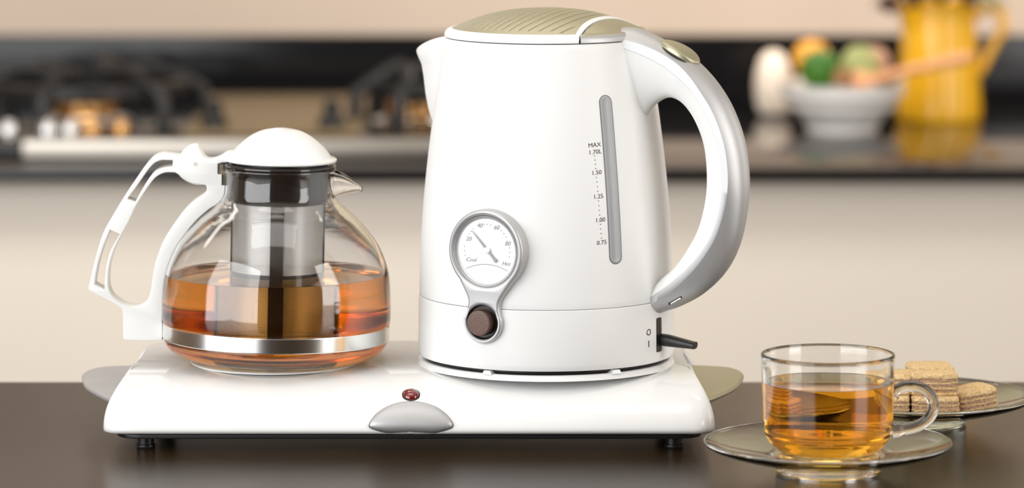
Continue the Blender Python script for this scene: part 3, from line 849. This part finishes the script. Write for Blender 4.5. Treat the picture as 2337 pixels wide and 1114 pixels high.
# temperature gauge plaque
LYF = -303.0                            # front face of the plaque, local depth in px
gxl, gz = K(1106.5, 574, LYF); gxl /= S; gz = (gz)/S
def g3(p, h): return ((gxl+p[0])*S, (LYF+45-h)*S, (gz+p[1])*S)
R1 = 93.0
right = [(R1*math.sin(a), R1*math.cos(a)) for a in np.linspace(0, math.radians(134), 30)]
x_e, y_e = right[-1]
lobe_c = -158.0; R2 = 48.0; lx_off = -8.0
neck = catmull([(x_e, y_e), (48, -90), (37, -107), (33, -122), (35.5, -139), (39.5, -151)], 5)[1:]
lob = [(lx_off+R2*math.cos(a), lobe_c+R2*math.sin(a)) for a in np.linspace(math.radians(6), math.radians(-90), 18)]
half = right+[tuple(p) for p in neck]+lob
nl_ = [(-x_e, y_e), (-54, -88), (-45, -107), (-44.5, -122), (-50, -139), (-55.5, -151)]
left_ = [(-x, y) for x, y in right[1:]]+[tuple(p) for p in catmull(nl_, 5)[1:]]+[(2*lx_off-x, y) for x, y in lob[:-1]]
outline = half+left_[::-1]
h1 = ellipse(-1, 0, 79, 79, 72); h2 = ellipse(lx_off, lobe_c, 37.5, 37.5, 48)
gp = plate('gauge_plaque', outline, [h1, h2], g3, 45, 7, M['silver'], ket, back_open=True, angle=50)
gp['label'] = 'silver keyhole-shaped plaque'
def disc(name, c, r, h, m, parent, n=64, rim=0):
    vs = [g3((c[0]+r*math.cos(2*PI*k/n), c[1]+r*math.sin(2*PI*k/n)), h) for k in range(n)]
    return obj(name, vs, [tuple(range(n))], m, parent, smooth=False)
def ring_(name, c, prof_, m, parent, n=72):
    v, f = [], []
    for r, h in prof_:
        for k in range(n): v.append(g3((c[0]+r*math.cos(2*PI*k/n), c[1]+r*math.sin(2*PI*k/n)), h))
    for i in range(len(prof_)-1):
        for k in range(n): f.append((i*n+k, i*n+(k+1) % n, (i+1)*n+(k+1) % n, (i+1)*n+k))
    if prof_[-1][0] < 20 and prof_[-1][0] > 0: f.append([(len(prof_)-1)*n+k for k in range(n)])
    return obj(name, v, f, m, parent, angle=35)
ring_('dial_rim', (-1, 0), [(79.3, 42), (78.5, 39), (76, 37.5), (74.5, 36), (72, 35.5), (71.5, 33)], M['silver'], gp)
dial = disc('dial', (-1, 0), 72, 34, M['dial'], gp)
def gtext(items, h, m, name, parent):
    v, f = [], []
    for s, x, y, size, sh, rot in items:
        if s == '.': tv = [(1.2*math.cos(k*PI/4), 1.2*math.sin(k*PI/4)) for k in range(8)]; tf = [tuple(range(8))]
        else: tv, tf = text2d(s, size, sh)
        o = len(v); ca, sa = math.cos(rot), math.sin(rot)
        for a, b in tv: v.append(g3((x+a*ca-b*sa, y+a*sa+b*ca), h))
        f += [tuple(o+i for i in t) for t in tf]
    return obj(name, v, f, m, parent, smooth=False)
its = [('20', -47, 24, 14, .3, .0), ('40', -19, 55, 14, .3, 0), ('60', 23, 53, 14, .3, 0), ('80', 51, 19, 14, .3, 0), ('Cool', -41, -22, 13, .35, 0), ('Hot', 47, -26, 13, .35, 0)]
for k, a in enumerate([205, 195, 185, 175, 144, 136, 128, 97, 89, 81, 52, 43, 34, 8, -2, -12]):
    q = math.radians(a); its.append(('.', 57*math.cos(q), 57*math.sin(q)+2, 1, 0, 0))
gtext(its, 34.5, M['grey_print'], 'dial_numerals', dial)
arc = [(-52+104*k/20, -42+12*(1-(k/10-1)**2)) for k in range(21)]
v = [g3((x, y+s), 34.6) for x, y in arc for s in (-0.6, 0.6)]
obj('dial_arc', v, [(2*k, 2*k+1, 2*k+3, 2*k+2) for k in range(20)], M['grey_print'], dial, smooth=False)
# pointer towards the upper left
pa = math.radians(133); ux, uy = math.cos(pa), math.sin(pa)
def PP(l, w): return (ux*l-uy*w+2, uy*l+ux*w+2)
poly = [PP(57, 0.4), PP(57, -0.4), PP(6, -2.6), PP(-22, -2.6), PP(-32, -4), PP(-33, 4), PP(-22, 2.6), PP(6, 2.6)]
vs = [g3(p, h) for h in (37.5, 38.7) for p in poly]; n = 8
nd = obj('pointer', vs, [tuple(range(8)), tuple(range(8, 16))]+[(k, (k+1) % n, n+(k+1) % n, n+k) for k in range(n)], M['grey_window'], dial, smooth=False)
ring_('pointer_hub', (2, 2), [(7, 34), (7, 39.5), (5.5, 40.5), (2, 40.8)], M['dial'], dial, 24)
# smoky push button in the lower lobe
ring_('button_well', (lx_off, lobe_c), [(37.8, 43), (36, 38), (35, 35.5), (5, 35)], M['smoke'], gp, 48)
bt_ = ring_('reset_button', (lx_off, lobe_c), [(30, 34), (29, 55), (28, 60)], M['button_side'], gp, 48)
ring_('button_face', (lx_off, lobe_c), [(28, 60), (26.5, 61.5), (24, 61.8), (12, 62), (3, 62)], M['amber_lens'], bt_, 48)

# ------------------------------------------------------------------ teapot
TILT = math.radians(1.05)
TZ = 0.0418+0.0010
pot = thing('glass_teapot', 'round glass teapot half full of amber tea with white handle and lid', 'teapot', (PXc, D0, TZ), (0, TILT, 0))
pinv = (Matrix.Translation(Vector((PXc, D0, TZ))) @ Matrix.Rotation(TILT, 4, 'Y')).inverted()
def tz(y): return (822-y)*S
gl = catmull([(150, 821.5), (188, 821.5), (206, 818), (224, 812.5), (240, 803), (250, 792), (254.5, 782), (255, 775), (255, 758), (255.5, 745), (259.5, 737), (261, 722), (260.5, 697), (257.5, 645), (249.5, 606), (226, 556), (184, 506), (156, 481), (137, 464), (128, 449), (126, 430), (126, 405), (128, 396), (130.5, 390)], 5)
gl = [(0, 819.5)]+[tuple(p) for p in gl]
def offs(P, d):
    out = []
    for i in range(len(P)):
        a = np.array(P[max(i-1, 0)]); b = np.array(P[min(i+1, len(P)-1)]); e_ = b-a; l = np.hypot(*e_)
        nrm = np.array([e_[1], -e_[0]])/l         # inwards (towards the axis / upwards) for this direction
        out.append((max(0, P[i][0]+nrm[0]*d), P[i][1]+nrm[1]*d))
    out[0] = (0, P[0][1]-d)
    return out
gi = offs(gl, 8)
for k in range(len(gi)):
    if gi[k][0] > gl[k][0]: gi[k] = (gl[k][0]-8, gi[k][1])
gprof = gl+[(128.5, 386.5), (125, 386.5)]+[p for p in reversed(gi)]
glass = lathe('glass_body', [(r*S, tz(y)) for r, y in gprof], M['glass'], pot, 144, angle=60)
# spout: small trough drawn out of the neck
v, f = [], []
rowsp = [(112, 394, 456, 46), (126, 395, 453, 42), (140, 399, 447, 34), (156, 407, 442, 26), (172, 417, 438.5, 18), (184, 425, 437, 11), (190, 430, 435, 6)]
rowsp = catmull(rowsp, 4)
for x, yt_, yb_, hw2 in rowsp:
    for k in range(17):
        a = PI*k/16; y_ = yt_+(yb_-yt_)*math.sin(a)**0.8
        v.append((x*S, -math.cos(a)*hw2*S, tz(y_)))
for i in range(len(rowsp)-1):
    for k in range(16): f.append((i*17+k, i*17+k+1, (i+1)*17+k+1, (i+1)*17+k))
spt = obj('spout', v, f, M['glass'], pot); md = spt.modifiers.new('wall', 'SOLIDIFY'); md.thickness = 5*S; md.offset = 0
# tea
WL = 629
tin = [p for p in gi if p[1] > WL+1]
tin = [(r+0.8 if r > 0 else 0, y+0.8) for r, y in tin]
rw = float(np.interp(WL, [p[1] for p in reversed(gi) if p[1] < 740 and p[1] > 480], [p[0] for p in reversed(gi) if p[1] < 740 and p[1] > 480]))+0.8
tp = tin+[(rw, WL-1.8), (rw-3, WL-0.4), (rw-7, WL), (0, WL)]
tea = lathe('tea', [(r*S, tz(y)) for r, y in tp], M['tea_pot'], pot, 144, angle=60)
for vv in tea.data.vertices:
    if vv.co.z > tz(WL+25): vv.co.z += vv.co.x*math.tan(TILT)*min(1, (vv.co.z-tz(WL+25))/(23*S))
tea['label'] = 'clear amber tea'
lathe('steel_band', [(255.6*S, tz(742)), (258*S, tz(741)), (258.8*S, tz(743)), (258.8*S, tz(773)), (258*S, tz(775)), (255.6*S, tz(774))], M['steel'], pot, 144, close=True, angle=12)

# infuser
inf = lathe('infuser_collar', [(r*S, tz(y)) for r, y in [(109, 380), (114, 377.5), (124, 377), (129.5, 379.5), (130.5, 383), (127, 385.4), (119, 386), (116.5, 392), (116.5, 452), (114, 464), (110, 467), (106, 467), (106, 455), (109, 395)]], M['smoke'], pot, 96, close=True)
inf['label'] = 'smoked dark brown plastic collar of the infuser'
scr = lathe('infuser_mesh', [(104.5*S, tz(y)) for y in np.linspace(466, 764, 20)], M['mesh'], pot, 96, uv=True)
scr['label'] = 'fine steel mesh of the infuser basket'
for y_ in (626, 764):
    lathe('infuser_hoop', [(r*S, tz(y)) for r, y in [(103, y_-5), (107, y_-5), (107, y_+5), (103, y_+5)]], M['smoke'], inf, 96, close=True)
lathe('infuser_floor', [(0, tz(766)), (103*S, tz(766)), (103*S, tz(769)), (0, tz(769))], M['smoke'], inf, 64)
for k in range(4):
    a = -PI/2+k*PI/2+0.03; hw3 = 14.5/106
    lathe('infuser_rib', [(r*S, tz(y)) for r, y in [(102.5, 460), (107.5, 460), (107.5, 766), (102.5, 766)]], M['smoke'], inf, 6, a0=a-hw3, a1=a+hw3, close=True)

# lid
lc = (2.5*S, 0, 0)
plid = lathe('lid', [(r*S, tz(y)) for r, y in [(0, 296.5)]+[tuple(p) for p in catmull([(14, 296.8), (43, 302.5), (66, 313), (85, 326.5), (101, 341.5), (111, 354), (116, 361.5)], 4)]+[(118, 363), (126, 364), (129, 366), (129, 370), (126, 372.5), (112, 374), (106, 374), (100, 368), (0, 330)]], M['gloss_white'], pot, 120, lc, angle=40)
plid['label'] = 'glossy white domed lid'
lathe('lid_seal', [(r*S, tz(y)) for r, y in [(104, 372), (109, 372), (109, 384), (104, 384)]], M['black'], plid, 96, lc, close=True)

# white handle, traced on its own front face 30 px before the axis
HT = 30.0
Df = D0-HT*S
def hq(px, py):
    p = pinv @ P3(px, py, Df); return (p.x/S, p.z/S)
def c5(L_): return [hq(180+a*0.4308, 320+b*0.4308) for a, b in L_]
def c3(L_): return [hq(380+a*0.21544, 280+b*0.21544) for a, b in L_]
def smooth_closed(P, n=3):
    m_ = len(P); out = []
    for i in range(m_):
        p0_, p1_, p2_, p3_ = [np.array(P[(i+k-1) % m_]) for k in range(4)]
        for k in range(n):
            t = k/n; out.append(tuple(0.5*((2*p1_)+(-p0_+p2_)*t+(2*p0_-5*p1_+4*p2_-p3_)*t*t+(-p0_+3*p1_-3*p2_+p3_)*t**3)))
    return out
def seq(*parts):
    """lists joined; a part given as ('s', pts) is smoothed, else kept straight"""
    out = []
    for p in parts:
        if p[0] == 's': out += [tuple(q) for q in catmull(p[1], 3)]
        else: out += list(p[1])
    return out
outer = seq(('k', c5([(545, 86), (500, 80)])), ('s', c5([(440, 73), (405, 84), (365, 118), (303, 205), (240, 300), (180, 400), (130, 490), (95, 600), (68, 710), (51, 785)])),
    ('s', c5([(54, 795), (80, 812), (160, 853), (205, 878), (226, 895), (233, 920)])), ('s', c5([(234, 960), (235, 1040), (240, 1056), (255, 1062)])), ('k', c5([(441, 1062), (441, 960)])),
    ('s', c5([(443, 850), (452, 740), (477, 650), (517, 570), (567, 490), (627, 420), (690, 365), (745, 332), (768, 318), (774, 305)])),
    ('k', c5([(775, 240), (757, 240), (757, 181), (735, 181), (735, 124), (650, 106)])))
hole_big = seq(('s', c5([(510, 171), (460, 171), (422, 186), (390, 214), (350, 270), (300, 350), (258, 440), (225, 500), (190, 570), (165, 650), (155, 720), (158, 785), (180, 830), (230, 868), (290, 886), (335, 874), (368, 840), (385, 780), (395, 700), (415, 620), (450, 530), (500, 450), (560, 370), (610, 322), (655, 292), (675, 272), (676, 245), (660, 236), (600, 228)])))
g1 = seq(('k', c5([(497, 106)])), ('s', c5([(440, 105), (402, 120), (362, 163), (310, 238), (256, 312)])), ('k', c5([(298, 330)])), ('s', c5([(330, 270), (366, 211), (402, 166), (445, 147), (497, 140)])))
g2 = seq(('k', c5([(165, 475)])), ('s', c5([(130, 560), (100, 660), (82, 765)])), ('k', c5([(136, 795)])), ('s', c5([(139, 730), (150, 650), (172, 578), (218, 498)])))
def h3(p, h): return (p[0]*S, (HT-h)*S, p[1]*S)
hnd = plate('handle', outer, [hole_big, g1, g2], h3, 2*HT, 1.6, M['handle_white'], pot, angle=50)
hnd['label'] = 'white looped plastic handle'
ins = c5([(250, 308), (302, 326), (222, 502), (160, 478)])
plate('grip_insert', ins, [], lambda p, h: (p[0]*S, (HT-6-h)*S, p[1]*S), 2*HT-12, 1.0, M['warm_white'], hnd)
# thumb lever and hinge drum, narrower than the handle
lev = seq(('s', c3([(120, 370), (145, 340), (178, 295), (230, 255), (275, 238), (318, 236)])), ('s', c3([(330, 250), (348, 285), (385, 350), (415, 380), (460, 392), (520, 382), (575, 358), (625, 325), (650, 316)])), ('k', c3([(735, 312), (800, 330), (800, 430), (590, 425), (545, 440), (480, 470), (440, 640)])), ('s', c3([(425, 656), (360, 662), (290, 655), (215, 625), (150, 580), (105, 520), (75, 460), (68, 400)])))
lever = plate('thumb_lever', lev, [], lambda p, h: (p[0]*S, (HT-4.5-h)*S, p[1]*S), 2*HT-9, 1.6, M['handle_white'], pot, angle=50)
pv = hq(446, 374)
n = 16
vs = [((pv[0]+r*math.cos(2*PI*k/n))*S, (-HT-d)*S, (pv[1]+r*math.sin(2*PI*k/n))*S) for r, d in ((4.2, 0.3), (4.2, 1.2), (3.2, 1.2), (3.2, 0.5)) for k in range(n)]
obj('hinge_pin', vs, [(i*n+k, i*n+(k+1) % n, (i+1)*n+(k+1) % n, (i+1)*n+k) for i in range(3) for k in range(n)]+[[3*n+k for k in range(n)]], M['warm_white'], lever)
blk = c3([(540, 440), (600, 440), (600, 480), (650, 560), (655, 668), (585, 668), (585, 545), (540, 545)])
plate('neck_clip', blk, [], lambda p, h: (p[0]*S, (HT-8-h)*S, p[1]*S), 2*HT-16, 0.8, mat('taupe_clip', (0.28, 0.23, 0.16), 0.3), hnd)

# ------------------------------------------------------------------ cup and saucer
DC = 2.611; SC = DC/F; CUX = (1889.5-CX)*SC
def saucer(name, label, loc, k, m, foot=True):
    t = thing(name, label, 'saucer' if k == 1 else 'plate', loc)
    up = [(0, 0.0115), (0.026, 0.0113), (0.0285, 0.0120), (0.0305, 0.0118), (0.034, 0.0112), (0.045, 0.0122), (0.060, 0.0148), (0.0700, 0.0178), (0.0728, 0.0188), (0.0738, 0.0186), (0.0740, 0.0176), (0.0731, 0.0164)]
    dn = [(0.0700, 0.0146), (0.060, 0.0112), (0.046, 0.0078), (0.036, 0.0058), (0.0325, 0.0050), (0.0312, 0.0040), (0.0312, 0.0012), (0.0302, 0.0), (0.0285, 0.0), (0.0275, 0.0010), (0.0270, 0.0040), (0.024, 0.0058), (0, 0.0062)]
    lathe('dish', [(r*k, z) for r, z in [tuple(p) for p in catmull(up, 2)]+[tuple(p) for p in catmull(dn, 2)]], m, t, 128, angle=60)
    return t
saucer('glass_saucer', 'clear glass saucer under the tea cup at the right', (CUX, DC, 0.0003), 1, M['glass'])
CZ = 0.0122
cup = thing('glass_cup', 'clear glass cup of amber tea standing on the glass saucer', 'cup', (CUX, DC, CZ))
def cz(y): return H-(y-YH)*SC-CZ
co = catmull([(104, 1037), (107, 1034), (110, 1029), (122, 1021), (134, 1008), (141, 996), (144, 990), (144.5, 984), (147, 976), (148.5, 960), (149, 930), (150.5, 880), (152, 830), (153, 815), (152.5, 808), (150, 806)], 4)
ci = catmull([(147, 806.5), (146, 812), (145, 830), (143.5, 880), (142, 930), (140.5, 965), (137, 985), (130, 1000), (118, 1011), (100, 1018), (60, 1021)], 4)
cprof = [(0, 1034), (96, 1034), (99, 1037.5)]+[tuple(p) for p in co]+[tuple(p) for p in ci]+[(0, 1022)]
lathe('cup_body', [(r*SC, cz(y)) for r, y in cprof], M['glass'], cup, 144, angle=60)
TL = 872
tc_ = [(r+0.6, y+0.4) for r, y in [tuple(p) for p in ci] if y > TL+3]
rr_ = 144.0
tcp = [(rr_+0.6, TL-1.5), (rr_-1.5, TL-0.4), (rr_-5, TL), (0, TL)][::-1]
lathe('tea', [(r*SC, cz(y)) for r, y in tcp+tc_+[(0, 1022.4)]], M['tea_cup'], cup, 144, angle=60)
hp = catmull([(144.5, 902), (152, 893), (166, 885), (185, 881), (208, 885), (228, 898), (238, 918), (236, 942), (222, 961), (200, 973), (175, 979), (144, 983)], 5)
tube('handle', [((p[0]+2)*SC, 0, cz(p[1])) for p in hp], [13.0*SC*(1.25 if i < 4 or i > len(hp)-5 else 1) for i in range(len(hp))], M['glass'], cup, 20)

# ------------------------------------------------------------------ plate of wafers
DP = 2.785; PLX = (2094-CX)*DP/F
saucer('glass_plate', 'clear glass plate of wafer biscuits behind the tea cup', (PLX, DP, 0.0003), 1.0, M['glass_green'])
def sup(cx_, cy_, a, b, rot, e, n=28, rg=None):
    out = []
    for k in range(n):
        q = 2*PI*k/n; x = a*math.copysign(abs(math.cos(q))**e, math.cos(q)); y = b*math.copysign(abs(math.sin(q))**e, math.sin(q))
        j = 1+(rg.uniform(-0.02, 0.02) if rg else 0)
        x *= j; y *= j
        out.append((cx_+x*math.cos(rot)-y*math.sin(rot), cy_+x*math.sin(rot)+y*math.cos(rot)))
    return out
def wafer(label, px, D, z, a, b, rot, tilt=(0, 0), hgt=0.0125, seed=1):
    X_ = (px-CX)*D/F
    t = thing('wafer_biscuit', label, 'biscuit', (X_, D, z), (tilt[0], tilt[1], rot), 'wafer biscuits on the glass plate')
    rg = random.Random(seed)
    th = [0.0020, 0.0018, 0.0011, 0.0019, 0.0011, 0.0018]
    s_ = hgt/(sum(th)+0.0026); th = [x*s_ for x in th]+[0.0026*s_]
    zz = 0
    for i, h in enumerate(th):
        sheet = i % 2 == 0; k = 1.0 if sheet else 0.988
        if i == 6: k = 1.0
        P_ = sup(0, 0, a*k, b*k, 0, 0.42, 36, rg)
        v, f = [], []; n = 36; bv = h*0.35
        for ins_, hh in ((bv if i == 0 else 0, 0), (0, h*0.4), (0 if i < 6 else bv*0.6, h*0.75), (bv if i == 6 else 0, h)):
            L_ = inset_loop(P_, ins_) if ins_ else P_
            for p in L_: v.append((p[0]+rg.uniform(-1, 1)*0.00045, p[1]+rg.uniform(-1, 1)*0.00045, zz+hh+(rg.uniform(-1, 1)*0.00015 if i == 6 else 0)))
        for q in range(3):
            for k_ in range(n): f.append((q*n+k_, q*n+(k_+1) % n, (q+1)*n+(k_+1) % n, (q+1)*n+k_))
        f.append(list(range(n))[::-1])
        if i == 6:
            for p in P_: v.append((p[0]*0.6, p[1]*0.6, zz+h+rg.uniform(-1, 1)*0.0002))
            for k_ in range(n): f.append((3*n+k_, 3*n+(k_+1) % n, 4*n+(k_+1) % n, 4*n+k_))
            f.append([4*n+k_ for k_ in range(n)])
        else: f.append([3*n+k_ for k_ in range(n)])
        obj('wafer_sheet' if sheet else 'cream_layer', v, f, M['wafer'] if sheet else M['cream'], t, angle=60)
        zz += h
    return t
zb1, zb2 = 0.0130, 0.0256
wafer('wafer in the lower layer at the front, seen through the cup handle', 2132, 2.742, zb1, 0.0150, 0.0125, 0.0, seed=2)
wafer('wafer in the lower layer just right of the cup, half hidden by its glass', 2040, 2.744, zb1, 0.0095, 0.0125, 0.0, seed=3)
wafer('wafer at the right end of the pile, turned and tilted', 2217, 2.762, zb1+0.0012, 0.0145, 0.0125, 0.38, (0.02, -0.10), seed=4)
wafer('wafer in the lower layer at the back under the topmost one', 2120, 2.786, zb1, 0.0150, 0.0150, 0.05, seed=5)
wafer('wafer in the lower layer seen only through the tea cup', 1985, 2.752, zb1, 0.0090, 0.0135, 0.1, (0, 0.04), seed=8)
wafer('large wafer at the front of the upper layer, right of the cup handle top', 2131, 2.744, zb2, 0.0148, 0.0095, -0.02, hgt=0.0135, seed=6)
wafer('wafer at the left of the upper layer, partly behind the cup', 2034, 2.752, zb2, 0.0155, 0.0135, -0.12, seed=7)
wafer('wafer at the back of the upper layer, the highest in the picture', 2122, 2.777, zb2, 0.0140, 0.0165, 0.1, hgt=0.0132, seed=9)
